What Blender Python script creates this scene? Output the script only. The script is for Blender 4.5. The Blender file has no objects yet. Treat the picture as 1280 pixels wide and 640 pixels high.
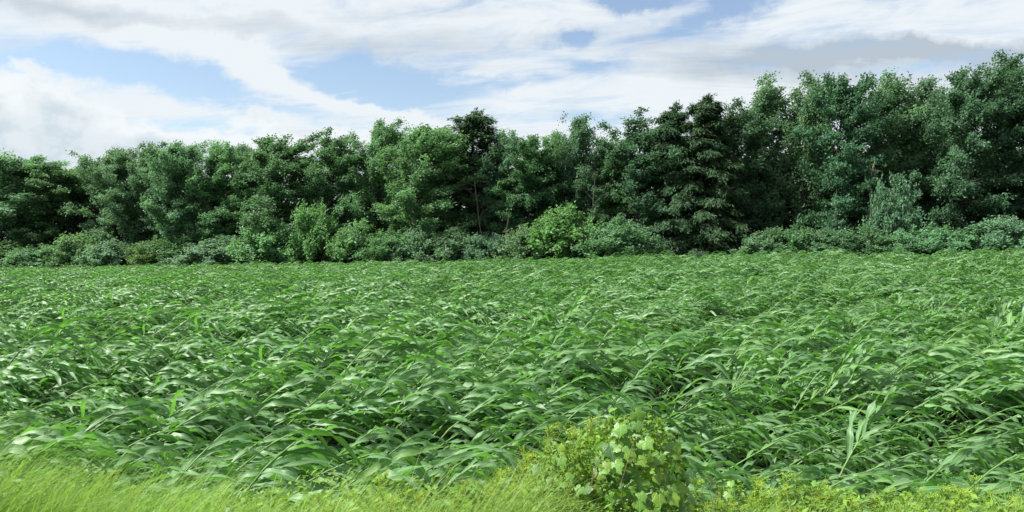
import bpy, math, random
import numpy as np
from mathutils import Vector

SC = bpy.context.scene
COL = SC.collection
R = math.radians
F = 931.0            # focal length of the photograph in its own pixels (1280 wide)
CAM_Z = 3.0          # eye height above the field soil: standing on the road bank
HORIZON = 300.0      # row of the horizon in the photograph

# ------------------------------------------------------------------ camera
cam = bpy.data.cameras.new('camera')
cam.sensor_width = 36.0
cam.lens = 36.0 * F / 1280.0
cam.clip_start = 0.05
cam.clip_end = 12000
cam_o = bpy.data.objects.new('camera', cam)
COL.objects.link(cam_o)
cam_o.location = (0, 0, CAM_Z)
cam_o.rotation_euler = (R(90) - math.atan((320 - HORIZON) / F), 0, 0)
SC.camera = cam_o

# ------------------------------------------------------------------ light
SUN_AZ, SUN_EL = R(-96), R(50)
SUN_STRENGTH, SUN_ANGLE = 4.9, R(3)
SKY_STRENGTH = 0.08
EXPOSURE = 1.08
SC.view_settings.view_transform = 'Standard'
SC.view_settings.look = 'None'
SC.view_settings.gamma = 1.0
SC.view_settings.use_curve_mapping = False
SC.view_settings.exposure = EXPOSURE

sun = bpy.data.lights.new('sun', 'SUN')
sun.energy = SUN_STRENGTH
sun.angle = SUN_ANGLE
sun.color = (1.0, 0.97, 0.91)
sun_o = bpy.data.objects.new('sun', sun)
COL.objects.link(sun_o)
sdir = Vector((math.sin(SUN_AZ) * math.cos(SUN_EL), math.cos(SUN_AZ) * math.cos(SUN_EL), math.sin(SUN_EL)))
sun_o.rotation_euler = sdir.to_track_quat('Z', 'Y').to_euler()
sun_o.location = (0, 0, 60)

# ------------------------------------------------------------------ node maths
class S:
    """a node socket that can be written as a formula"""
    def __init__(self, nt, sock): self.nt, self.s = nt, sock
    def _op(self, op, *args, clamp=False):
        n = self.nt.nodes.new('ShaderNodeMath'); n.operation = op; n.use_clamp = clamp
        for i, a in enumerate((self,) + args):
            if isinstance(a, S): self.nt.links.new(a.s, n.inputs[i])
            else: n.inputs[i].default_value = a
        return S(self.nt, n.outputs[0])
    def __add__(self, o): return self._op('ADD', o)
    __radd__ = __add__
    def __sub__(self, o): return self._op('SUBTRACT', o)
    def __rsub__(self, o): return (self * -1.0) + o
    def __mul__(self, o): return self._op('MULTIPLY', o)
    __rmul__ = __mul__
    def __truediv__(self, o): return self._op('DIVIDE', o)
    def f(self, op, *a): return self._op(op, *a)
    def sat(self): return self._op('ADD', 0.0, clamp=True)
    def ss(self, lo, hi):
        n = self.nt.nodes.new('ShaderNodeMapRange'); n.interpolation_type = 'SMOOTHSTEP'
        self.nt.links.new(self.s, n.inputs[0])
        n.inputs[1].default_value, n.inputs[2].default_value = lo, hi
        return S(self.nt, n.outputs[0])

def combine(nt, x, y, z):
    n = nt.nodes.new('ShaderNodeCombineXYZ')
    for i, a in enumerate((x, y, z)):
        if isinstance(a, S): nt.links.new(a.s, n.inputs[i])
        else: n.inputs[i].default_value = a
    return S(nt, n.outputs[0])

def noise(nt, vec, scale, detail=4, rough=0.55, dist=0.0, lac=2.0):
    n = nt.nodes.new('ShaderNodeTexNoise')
    n.inputs['Scale'].default_value = scale; n.inputs['Detail'].default_value = detail
    n.inputs['Roughness'].default_value = rough; n.inputs['Distortion'].default_value = dist
    n.inputs['Lacunarity'].default_value = lac
    if vec is not None: nt.links.new(vec.s, n.inputs['Vector'])
    return S(nt, n.outputs['Fac'])

def mixc(nt, fac, a, b):
    n = nt.nodes.new('ShaderNodeMix'); n.data_type = 'RGBA'
    for sock, v in ((n.inputs['Factor'], fac), (n.inputs['A'], a), (n.inputs['B'], b)):
        if isinstance(v, S): nt.links.new(v.s, sock)
        elif isinstance(v, (int, float)): sock.default_value = v
        else: sock.default_value = (*v[:3], 1)
    return S(nt, n.outputs['Result'])

# ------------------------------------------------------------------ world: sky with broken cloud sheets
world = bpy.data.worlds.new('World')
SC.world = world
world.use_nodes = True
nt = world.node_tree
nt.nodes.clear()
tc = nt.nodes.new('ShaderNodeTexCoord')
sep = nt.nodes.new('ShaderNodeSeparateXYZ')
nt.links.new(tc.outputs['Generated'], sep.inputs[0])
dx, dy, dz = (S(nt, sep.outputs[i]) for i in range(3))
az = dx.f('ARCTAN2', dy)
el = dz.f('ARCSINE')
def sky_at(px, py):
    a = math.atan((px - 640) / F)
    return a, math.atan((HORIZON - py) / F * math.cos(a))
warp_v = combine(nt, az, el, 0.0)
def blob(px, py, wx, wy, tilt=0.0):
    """soft elongated patch of sky, bearing/elevation"""
    a0, e0 = sky_at(px, py)
    c, s_ = math.cos(R(tilt)), math.sin(R(tilt))
    u = (azw - a0) * c + (elw - e0) * s_
    v = (azw - a0) * -s_ + (elw - e0) * c
    d = (u / (wx / F)) * (u / (wx / F)) + (v / (wy / F)) * (v / (wy / F))
    return (d * -1.0).f('EXPONENT')
    
w1 = noise(nt, warp_v, 9.0, 5, 0.6)
w2 = noise(nt, combine(nt, az, el, 4.7), 9.0, 5, 0.6)
azw = az + (w1 - 0.5) * 0.16
elw = el + (w2 - 0.5) * 0.07

sky = nt.nodes.new('ShaderNodeTexSky')
sky.sky_type = 'NISHITA'
sky.sun_disc = False
sky.sun_elevation = SUN_EL
sky.sun_rotation = SUN_AZ
sky.air_density = 1.0; sky.dust_density = 0.8; sky.ozone_density = 0.4
skyc = S(nt, sky.outputs[0])

den = dz.f('MAXIMUM', 0.0) + 0.12
qx, qy = dx / den, dy / den
sheet = noise(nt, combine(nt, qx * 0.55 + qy * 0.22, qy * 1.1, 2.3), 1.25, 8, 0.6, 0.35)
fine = noise(nt, combine(nt, qx * 0.8 + qy * 0.5, qy * 1.0, 8.1), 3.6, 9, 0.64, 0.7)
cover = 0.82 + (sheet - 0.5) * 1.5 + (fine - 0.5) * 1.9
for h, k in ((blob(475, 104, 120, 32, -6), 1.2), (blob(250, 107, 145, 17, -10), 0.85), (blob(125, 86, 95, 20), 0.95),
          (blob(714, 48, 32, 12), 1.1), (blob(800, 2, 60, 10), 1.15), (blob(905, 14, 85, 13, 12), 0.8),
          (blob(745, 84, 46, 12), 0.5), (blob(640, 102, 60, 9), 0.4), (blob(740, 150, 60, 12), 0.6), (blob(210, 160, 120, 20), 0.45)):
    cover = cover - h * k
for h, k in ((blob(330, 85, 110, 16, -18), 0.9), (blob(460, 132, 80, 7, -14), 0.9)):
    cover = cover + h * k
cover = cover.ss(0.03, 0.90) * 0.95 + 0.05
# thickness of the sheet decides grey or white
thick = noise(nt, combine(nt, qx * 0.45 + 5.0, qy * 1.25, 0.7), 1.0, 7, 0.58, 0.3)
grey = (thick - 0.46) * 2.9
for h, k in ((blob(1140, 63, 200, 14, -4), 1.2), (blob(930, 80, 170, 22, -4), 0.55), (blob(150, 20, 200, 12, -3), 0.9),
          (blob(480, 18, 110, 8), 0.4), (blob(330, 32, 110, 10), 0.35), (blob(650, 60, 240, 18), 0.2)):
    grey = grey + h * k
for h, k in ((blob(1240, 22, 120, 16, -4), 1.2), (blob(300, 75, 150, 22, -14), 0.7), (blob(600, 120, 200, 22), 0.4)):
    grey = grey - h * k
streak = noise(nt, combine(nt, qx * 0.3 + qy * 0.15, qy * 1.5, 3.3), 3.0, 8, 0.6, 0.8)
grey = (grey * (0.55 + streak * 0.9) + (fine - 0.5) * 0.7 + (streak - 0.5) * 0.9).sat()
K = 1.0 / SKY_STRENGTH
def cc(*c): return tuple(v * K for v in c)
cloud = mixc(nt, grey, cc(0.405, 0.433, 0.452), cc(0.235, 0.272, 0.31))
base = mixc(nt, cover, skyc, cloud)
# cumulus bank low over the horizon
cn = noise(nt, combine(nt, az, el * 1.5, 1.9), 13.0, 7, 0.58)
cn2 = noise(nt, combine(nt, az, 0.0, 6.0), 5.0, 2, 0.5)
a_l, _ = sky_at(20, 0)
left = ((az - a_l) * (az - a_l) * -260.0).f('EXPONENT')
top = 0.085 + (cn2 - 0.5) * 0.06 + left * 0.045 + (az * -1.0).ss(0.0, 0.25) * 0.068 + (cn - 0.5) * 0.12
depth_c = top - el
cum = depth_c.ss(0.0, 0.016)
inside = (depth_c + (cn - 0.5) * 0.12).ss(0.005, 0.07)
puff = noise(nt, combine(nt, az, el * 1.3, 9.3), 17.0, 6, 0.6).ss(0.40, 0.62)
cum_col = mixc(nt, (inside * (0.45 + puff * 0.55)).sat(), cc(0.435, 0.455, 0.465), cc(0.285, 0.335, 0.37))
base = mixc(nt, cum * 0.95, base, cum_col)
bg = nt.nodes.new('ShaderNodeBackground')
bg.inputs['Strength'].default_value = SKY_STRENGTH
nt.links.new(base.s, bg.inputs['Color'])
wo = nt.nodes.new('ShaderNodeOutputWorld')
nt.links.new(bg.outputs[0], wo.inputs['Surface'])

SC.cycles.max_bounces = 5
SC.cycles.diffuse_bounces = 2
SC.cycles.glossy_bounces = 2
SC.cycles.transmission_bounces = 3
SC.cycles.transparent_max_bounces = 4

# ------------------------------------------------------------------ materials
def new_mat(name):
    m = bpy.data.materials.new(name); m.use_nodes = True
    m.node_tree.nodes.clear()
    return m, m.node_tree

def leaf_mat(name, front, back, trans, vary=0.35, rough=0.5, spec=0.4, tmix=0.35, midrib=None, obj_color=False, patch=0.0, rand=0.0, wear=0.0):
    """foliage: own colour per leaf (attribute tint), paler underside, light passing through"""
    m, t = new_mat(name)
    at = t.nodes.new('ShaderNodeAttribute'); at.attribute_name = 'tint'
    tint = S(t, at.outputs['Fac'])
    geo = t.nodes.new('ShaderNodeNewGeometry')
    backf = S(t, geo.outputs['Backfacing'])
    c = mixc(t, tint, tuple(v * (1 - vary) for v in front), tuple(v * (1 + vary) for v in front))
    c = mixc(t, backf, c, back)
    tcol = mixc(t, tint, tuple(v * (1 - vary * 0.6) for v in trans), tuple(v * (1 + vary * 0.6) for v in trans))
    if patch:
        n = t.nodes.new('ShaderNodeNewGeometry')
        f = noise(t, S(t, n.outputs['Position']), 0.35, 3, 0.6).ss(0.35, 0.7) * patch
        yel = (front[0] * 2.2, front[1] * 1.35, front[2] * 0.8)
        c = mixc(t, f, c, yel)
    if wear:   # dry yellowed flecks
        n = t.nodes.new('ShaderNodeNewGeometry')
        f = noise(t, S(t, n.outputs['Position']), 7.0, 3, 0.6).ss(0.62, 0.74) * wear
        c = mixc(t, f, c, (0.20, 0.24, 0.07))
    if rand:
        oi = t.nodes.new('ShaderNodeObjectInfo')
        rn_ = S(t, oi.outputs['Random'])
        c = mixc(t, rn_.ss(0.72, 1.0) * rand, c, (front[0] * 2.0, front[1] * 1.35, front[2] * 0.9))
        c = mixc(t, (1.0 - rn_).ss(0.6, 1.0) * rand, c, (front[0] * 0.55, front[1] * 0.7, front[2] * 0.9))
    if midrib:
        ac = t.nodes.new('ShaderNodeAttribute'); ac.attribute_name = 'across'
        f = S(t, ac.outputs['Fac']).ss(0.72, 0.95)
        c = mixc(t, f * 0.75, c, midrib)
    if obj_color:
        oi = t.nodes.new('ShaderNodeObjectInfo')
        for nm in ('c', 'tcol'):
            mx = t.nodes.new('ShaderNodeMix'); mx.data_type = 'RGBA'; mx.blend_type = 'MULTIPLY'
            mx.inputs['Factor'].default_value = 1.0
            t.links.new((c if nm == 'c' else tcol).s, mx.inputs['A']); t.links.new(oi.outputs['Color'], mx.inputs['B'])
            if nm == 'c': c = S(t, mx.outputs['Result'])
            else: tcol = S(t, mx.outputs['Result'])
    p = t.nodes.new('ShaderNodeBsdfPrincipled')
    t.links.new(c.s, p.inputs['Base Color'])
    p.inputs['Roughness'].default_value = rough
    p.inputs['Specular IOR Level'].default_value = spec
    tr = t.nodes.new('ShaderNodeBsdfTranslucent')
    t.links.new(tcol.s, tr.inputs['Color'])
    mx = t.nodes.new('ShaderNodeMixShader'); mx.inputs[0].default_value = tmix
    t.links.new(p.outputs[0], mx.inputs[1]); t.links.new(tr.outputs[0], mx.inputs[2])
    o = t.nodes.new('ShaderNodeOutputMaterial')
    t.links.new(mx.outputs[0], o.inputs['Surface'])
    return m

def rough_mat(name, c1, c2, scale, rough=0.9, bump=0.3, stretch=(1, 1, 1)):
    m, t = new_mat(name)
    tcn = t.nodes.new('ShaderNodeTexCoord'); mp = t.nodes.new('ShaderNodeMapping')
    mp.inputs['Scale'].default_value = stretch
    t.links.new(tcn.outputs['Object'], mp.inputs[0])
    f = noise(t, S(t, mp.outputs[0]), scale, 7, 0.62)
    c = mixc(t, f.ss(0.3, 0.7), c1, c2)
    p = t.nodes.new('ShaderNodeBsdfPrincipled')
    t.links.new(c.s, p.inputs['Base Color']); p.inputs['Roughness'].default_value = rough
    p.inputs['Specular IOR Level'].default_value = 0.1
    b = t.nodes.new('ShaderNodeBump'); b.inputs['Strength'].default_value = bump
    b.inputs['Distance'].default_value = 0.03
    t.links.new(f.s, b.inputs['Height']); t.links.new(b.outputs[0], p.inputs['Normal'])
    o = t.nodes.new('ShaderNodeOutputMaterial'); t.links.new(p.outputs[0], o.inputs['Surface'])
    return m

M_CORN = leaf_mat('corn_leaf', (0.070, 0.192, 0.050), (0.108, 0.216, 0.088), (0.17, 0.46, 0.050), 0.75, 0.50, 0.42, 0.27,
                  midrib=(0.22, 0.34, 0.13), rand=0.4, wear=0.5)
M_STALK = leaf_mat('corn_stalk', (0.120, 0.225, 0.055), (0.120, 0.225, 0.055), (0.15, 0.25, 0.06), 0.2, 0.45, 0.4, 0.1)
M_TREE = leaf_mat('tree_leaf', (0.072, 0.144, 0.080), (0.112, 0.180, 0.116), (0.12, 0.25, 0.075), 0.5, 0.55, 0.3, 0.34, obj_color=True)
M_NEEDLE = leaf_mat('conifer_needle', (0.040, 0.088, 0.042), (0.05, 0.09, 0.05), (0.05, 0.11, 0.03), 0.5, 0.6, 0.25, 0.18, obj_color=True)
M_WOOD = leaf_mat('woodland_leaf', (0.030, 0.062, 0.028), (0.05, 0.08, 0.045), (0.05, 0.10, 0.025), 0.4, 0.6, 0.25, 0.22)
M_BARK = rough_mat('bark', (0.020, 0.018, 0.016), (0.050, 0.045, 0.040), 5.0, 0.95, 0.6, (1, 1, 0.25))
M_DEAD = rough_mat('dead_wood', (0.055, 0.046, 0.040), (0.14, 0.12, 0.10), 4.0, 0.9, 0.4, (1, 1, 0.2))
M_SPLIT = rough_mat('split_wood', (0.20, 0.16, 0.12), (0.30, 0.25, 0.19), 6.0, 0.85, 0.3, (1, 1, 0.2))
M_SOIL = rough_mat('soil', (0.007, 0.0065, 0.005), (0.020, 0.018, 0.013), 9.0, 1.0, 1.0)
M_GRASS = leaf_mat('grass_blade', (0.150, 0.275, 0.055), (0.18, 0.29, 0.075), (0.27, 0.48, 0.06), 0.5, 0.5, 0.25, 0.38, patch=0.2)
M_WEED = leaf_mat('weed_leaf', (0.10, 0.185, 0.040), (0.13, 0.20, 0.07), (0.20, 0.33, 0.05), 0.35, 0.5, 0.3, 0.35, obj_color=True)
M_PLUME = leaf_mat('goldenrod_plume', (0.29, 0.39, 0.055), (0.29, 0.39, 0.06), (0.36, 0.46, 0.05), 0.35, 0.6, 0.2, 0.3, obj_color=True)
M_VINE = leaf_mat('vine_leaf', (0.085, 0.175, 0.048), (0.14, 0.22, 0.09), (0.19, 0.34, 0.05), 0.2, 0.42, 0.45, 0.30, obj_color=True)
def add_veins(m):
    t = m.node_tree
    tcn = t.nodes.new('ShaderNodeTexCoord'); sp = t.nodes.new('ShaderNodeSeparateXYZ')
    t.links.new(tcn.outputs['Object'], sp.inputs[0])
    X, Yv = S(t, sp.outputs[0]), S(t, sp.outputs[1])
    v = None
    for a in (0, 38, -38, 80, -80):
        d = (X * math.sin(R(a)) - Yv * math.cos(R(a))).f('ABSOLUTE') + (X * math.cos(R(a)) + Yv * math.sin(R(a))).f('LESS_THAN', 0.0)
        v = d if v is None else v.f('MINIMUM', d)
    f = 1.0 - v.ss(0.006, 0.03)
    p = next(n for n in t.nodes if n.type == 'BSDF_PRINCIPLED')
    old = S(t, p.inputs['Base Color'].links[0].from_socket)
    c = mixc(t, f * 0.55, old, (0.26, 0.34, 0.14))
    t.links.new(c.s, p.inputs['Base Color'])
    b = t.nodes.new('ShaderNodeBump'); b.inputs['Strength'].default_value = 0.5; b.inputs['Distance'].default_value = 0.004
    t.links.new((f * -1.0 + noise(t, S(t, tcn.outputs['Object']), 9.0, 3)).s, b.inputs['Height']); t.links.new(b.outputs[0], p.inputs['Normal'])
add_veins(M_VINE)
M_STEM = rough_mat('weed_stem', (0.10, 0.10, 0.035), (0.19, 0.17, 0.07), 8.0, 0.8, 0.2)

# ------------------------------------------------------------------ mesh helpers
def nrm(v): return v / np.maximum(np.linalg.norm(v, axis=-1, keepdims=True), 1e-9)

def make_mesh(name, V, Q, mat, tint=None, across=None, smooth=True):
    """V (n,3) points, Q (m,4) quads or (m,3) triangles"""
    V = np.ascontiguousarray(V, dtype=np.float32).reshape(-1, 3)
    Q = np.ascontiguousarray(Q, dtype=np.int32)
    k = Q.shape[1]; m = len(Q)
    me = bpy.data.meshes.new(name)
    me.vertices.add(len(V)); me.vertices.foreach_set('co', V.ravel())
    me.loops.add(m * k); me.loops.foreach_set('vertex_index', Q.ravel())
    me.polygons.add(m)
    me.polygons.foreach_set('loop_start', np.arange(0, m * k, k, dtype=np.int32))
    me.polygons.foreach_set('use_smooth', np.full(m, smooth))
    me.update(calc_edges=True)
    if tint is not None:
        a = me.attributes.new('tint', 'FLOAT', 'FACE'); a.data.foreach_set('value', np.asarray(tint, np.float32))
    if across is not None:
        a = me.attributes.new('across', 'FLOAT', 'POINT'); a.data.foreach_set('value', np.asarray(across, np.float32))
    me.materials.append(mat)
    return me

def tube(P, rad, sides=6):
    """one tapered tube along a polyline -> (V, Q)"""
    P = np.asarray(P, float); rad = np.asarray(rad, float)
    T = nrm(np.gradient(P, axis=0))
    ref = np.tile(np.array([0.31, 0.95, 0.05]), (len(P), 1))
    A = nrm(np.cross(T, ref)); B = np.cross(T, A)
    ang = np.linspace(0, 2 * np.pi, sides, endpoint=False)
    ring = (np.cos(ang)[None, :, None] * A[:, None, :] + np.sin(ang)[None, :, None] * B[:, None, :]) * rad[:, None, None]
    V = (P[:, None, :] + ring).reshape(-1, 3)
    i = np.arange(len(P) - 1)[:, None] * sides
    j = np.arange(sides)[None, :]; j2 = (j + 1) % sides
    Q = np.stack([i + j, i + j2, i + sides + j2, i + sides + j], -1).reshape(-1, 4)
    return V, Q

def merge(parts):
    Vs, Qs, o = [], [], 0
    for V, Q in parts:
        Vs.append(V); Qs.append(np.asarray(Q) + o); o += len(V)
    return np.concatenate(Vs), np.concatenate(Qs)

def leaf_quads(P, A, Nn, L, W, fold=0.25):
    """diamond leaves: base point, axis, normal, length, width -> (V, Q)"""
    A = nrm(A); Sd = nrm(np.cross(A, Nn)); Nn = np.cross(Sd, A)
    L = np.asarray(L)[:, None]; W = np.asarray(W)[:, None]
    mid = P + A * L * 0.42 + Nn * W * fold
    V = np.stack([P, mid + Sd * W * 0.5, P + A * L, mid - Sd * W * 0.5], 1).reshape(-1, 3)
    Q = np.arange(len(P) * 4).reshape(-1, 4)
    return V, Q

def link(name, me, parent=None, loc=None, color=None):
    o = bpy.data.objects.new(name, me)
    COL.objects.link(o)
    if parent is not None: o.parent = parent
    if loc is not None: o.location = loc
    if color is not None: o.color = (*color, 1)
    return o

def thing(name, label, cat, loc, group=None):
    o = bpy.data.objects.new(name, None)
    COL.objects.link(o)
    o.location = loc; o.empty_display_size = 0.2
    o['label'] = label; o['category'] = cat
    if group: o['group'] = group
    return o

def sstep(a, b, x):  # also works downhill (a > b)
    t = np.clip((np.asarray(x, float) - a) / (b - a), 0, 1)
    return t * t * (3 - 2 * t)

_g = np.random.default_rng(5).random((64, 64))
def vnoise(x, y):
    """smooth value noise, period 64"""
    x = np.asarray(x, float); y = np.asarray(y, float)
    xi, yi = np.floor(x).astype(int), np.floor(y).astype(int)
    fx, fy = x - xi, y - yi
    fx = fx * fx * (3 - 2 * fx); fy = fy * fy * (3 - 2 * fy)
    g = lambda a, b: _g[a % 64, b % 64]
    return (g(xi, yi) * (1 - fx) + g(xi + 1, yi) * fx) * (1 - fy) + (g(xi, yi + 1) * (1 - fx) + g(xi + 1, yi + 1) * fx) * fy

# ------------------------------------------------------------------ ground
def gz(x, y):
    x = np.asarray(x, float); y = np.asarray(y, float)
    tilt = np.where(x > 0, 0.043, 0.0225) * np.clip(x, -130, 90) * sstep(6, 70, y)
    bank = 1.32 * (1 - sstep(3.4, 6.5, y))
    roll = 0.35 * (vnoise(x * 0.05 + 9, y * 0.05) - 0.5) * sstep(12, 40, y)
    return tilt + bank + roll

def axis_pts(near, step, far):
    a = list(np.arange(0, near, step)); s = step
    while a[-1] < far: s *= 1.25; a.append(a[-1] + s)
    a = np.array(a); return np.concatenate([-a[:0:-1], a])
gx, gy = axis_pts(14, 0.35, 5000), axis_pts(14, 0.35, 5000)
GX, GY = np.meshgrid(gx, gy)
GV = np.stack([GX, GY, gz(GX, GY) + 0.05 * (vnoise(GX * 3, GY * 3) - 0.5)], -1).reshape(-1, 3)
nx_, ny_ = len(gx), len(gy)
ii = (np.arange(ny_ - 1)[:, None] * nx_ + np.arange(nx_ - 1)[None, :]).ravel()
GQ = np.stack([ii, ii + 1, ii + nx_ + 1, ii + nx_], -1)
ground = link('ground', make_mesh('ground', GV, GQ, M_SOIL))
ground['kind'] = 'structure'

EDGE = 75.0
def edge_y(px, off=0.0):
    """where the sight line through column px meets the wood's edge, which runs slantwise to the road"""
    k = (px - 640) / F
    y = EDGE / (1 + 0.398 * k) + off
    return k * y, y

# ------------------------------------------------------------------ trees
WIND = np.array([1.0, 0.0, 0.0])

def tree_model(seed, kind):
    """unit model about 15 m tall: (trunk mesh, crown mesh, height, radius)"""
    rg = np.random.default_rng(seed)
    H = 15.0
    tubes = []
    bend = rg.normal(0, 0.25, 2)
    zt = np.linspace(0, 1, 9)
    tr = np.stack([bend[0] * np.sin(zt * 2.6) + 0.5 * zt ** 2, bend[1] * np.sin(zt * 3.1), zt * H * 0.93], -1)
    tubes.append(tube(tr, 0.26 * (1 - zt * 0.88) + 0.01, 8))
    def trunk_at(f): return np.array([np.interp(f, zt, tr[:, i]) for i in range(3)])
    if kind == 'maple':
        nl, lo, hi, Rm, tw, nlf = 58, 0.05, 0.95, 4.0, 9, 72
        prof = lambda f: (np.sin(np.pi * np.clip((f - 0.02) / 1.02, 0, 1) ** 0.75)) ** 0.6
        up0, up1 = 0.25, 1.6
        Ls, Ws, spread = 0.23, 0.165, 0.22
    elif kind == 'ash':
        nl, lo, hi, Rm, tw, nlf = 58, 0.05, 0.97, 3.6, 9, 70
        prof = lambda f: (np.sin(np.pi * np.clip((f + 0.02) / 1.06, 0, 1) ** 0.8)) ** 0.7
        up0, up1 = 0.45, 2.3
        Ls, Ws, spread = 0.25, 0.135, 0.21
    elif kind == 'poplar':
        nl, lo, hi, Rm, tw, nlf = 48, 0.12, 0.98, 2.7, 9, 44
        prof = lambda f: np.clip(1.05 - np.abs(f - 0.5) * 1.3, 0.2, 1)
        up0, up1 = 0.9, 2.6
        Ls, Ws, spread = 0.20, 0.145, 0.20
    elif kind == 'spruce':
        nl, lo, hi, Rm, tw, nlf = 96, 0.05, 0.98, 3.4, 10, 42
        prof = lambda f: np.clip(1.05 - f, 0.03, 1) ** 0.6
        up0, up1 = -0.15, 0.5
        Ls, Ws, spread = 0.28, 0.085, 0.18
    else:  # cedar: dense hanging sprays right to the ground
        nl, lo, hi, Rm, tw, nlf = 96, 0.02, 0.98, 3.8, 10, 46
        prof = lambda f: np.clip(1.05 - f, 0.03, 1) ** 0.78
        up0, up1 = 0.1, 0.7
        Ls, Ws, spread = 0.30, 0.075, 0.15
    tS, tD, tL, tI = [], [], [], []
    for i in range(nl):
        f = lo + (hi - lo) * ((i + rg.random()) / nl) ** (0.85 if kind not in ('spruce', 'cedar') else 1.25)
        a = i * 2.39996 + rg.normal(0, 0.35)
        r = Rm * prof(f) * rg.uniform(0.68, 1.18)
        up = up0 + (up1 - up0) * f ** 2
        d = nrm(np.array([math.cos(a), math.sin(a), up * rg.uniform(0.7, 1.3)]))
        n = 6
        pts = [trunk_at(max(0.02, f * {'poplar': 0.85, 'spruce': 1.0, 'cedar': 1.0}.get(kind, 0.93)))]
        ln = r / max(0.35, math.hypot(d[0], d[1])); ln = min(ln, r * 1.9)
        for k in range(n):
            droop = {'maple': -0.07, 'ash': -0.03, 'poplar': 0.04, 'spruce': -0.06, 'cedar': -0.10}[kind]
            d = nrm(d + np.array([0.07, 0, droop]) + rg.normal(0, 0.09, 3))
            pts.append(pts[-1] + d * ln / n)
        pts = np.array(pts)
        tubes.append(tube(pts, np.linspace(0.075 * (1.15 - f * 0.75), 0.012, n + 1), 5))
        ts = np.linspace(0.22, 1.0, tw) + rg.normal(0, 0.03, tw)
        for t in np.clip(ts, 0.12, 1.0):
            p = np.array([np.interp(t * n, np.arange(n + 1), pts[:, j]) for j in range(3)])
            ld = nrm(pts[-1] - pts[0])
            side = np.cross(ld, [0, 0, 1]) * rg.choice([-1, 1])
            if kind in ('spruce', 'cedar'):
                td = ld * 0.6 + side * 0.8 + np.array([0.25, 0, -0.75 if kind == 'cedar' else -0.2]) + rg.normal(0, 0.2, 3)
                tl = rg.uniform(0.5, 1.0) * (0.35 + 0.75 * (1 - f))
            else:
                td = ld * 0.7 + side * rg.uniform(0.1, 0.9) + np.array([0.3, 0, rg.uniform(-0.25, 0.75)]) + rg.normal(0, 0.25, 3)
                tl = rg.uniform(0.55, 1.35) * (0.75 + 0.25 * prof(f))
            tS.append(p); tD.append(nrm(td)); tL.append(tl); tI.append(rg.random())
    # leader
    for k in range(16):
        tS.append(trunk_at(0.85 + 0.15 * rg.random()) + rg.normal(0, 0.5, 3) * (0 if kind in ('spruce', 'cedar') else 1)); tD.append(nrm(np.array([0.3, 0, 1.3]) + rg.normal(0, 0.25, 3)))
        tL.append(rg.uniform(0.7, 1.5) * (0.4 if kind in ('spruce', 'cedar') else 1)); tI.append(rg.random())
    tS, tD, tL, tI = np.array(tS), np.array(tD), np.array(tL), np.array(tI)
    T = len(tS)
    tt = rg.random((T, nlf)) ** 0.8
    P = tS[:, None] + tD[:, None] * (tt * tL[:, None])[..., None]
    sag = np.zeros_like(P); sag[..., 2] = -0.18 * tt ** 2 * tL[:, None]; sag[..., 0] = 0.15 * tt ** 2 * tL[:, None]
    P = P + sag + rg.normal(0, spread, (T, nlf, 3)) * np.array([1, 1, 0.75])
    ax = tD[:, None] * 0.5 + WIND * 0.55 + rg.normal(0, 0.55, (T, nlf, 3)) + np.array([0, 0, -0.12])
    if kind in ('spruce', 'cedar'):
        ax = tD[:, None] * 1.1 + rg.normal(0, 0.4, (T, nlf, 3)) + np.array([0.1, 0, -0.25])
    rad_out = P * np.array([1, 1, 0]); rad_out = nrm(rad_out)
    nv = np.array([-0.1, 0, 0.8]) + rad_out * 0.45 + rg.normal(0, 0.42 if kind != 'poplar' else 0.7, (T, nlf, 3))
    n = T * nlf
    s_ = rg.uniform(0.7, 1.25, n)
    V, Q = leaf_quads(P.reshape(-1, 3), ax.reshape(-1, 3), nrm(nv.reshape(-1, 3)), Ls * s_, Ws * s_)
    tint = np.clip(np.repeat(tI, nlf) * 0.72 + rg.random(n) * 0.28, 0, 1)
    crown = make_mesh('crown_' + kind, V, Q, M_NEEDLE if kind in ('spruce', 'cedar') else M_TREE, tint, smooth=False)
    TV, TQ = merge(tubes)
    trunk = make_mesh('trunk_' + kind, TV, TQ, M_BARK)
    rad = np.percentile(np.hypot(V[:, 0], V[:, 1]), 95)
    return trunk, crown, float(V[:, 2].max()), float(rad)

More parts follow.
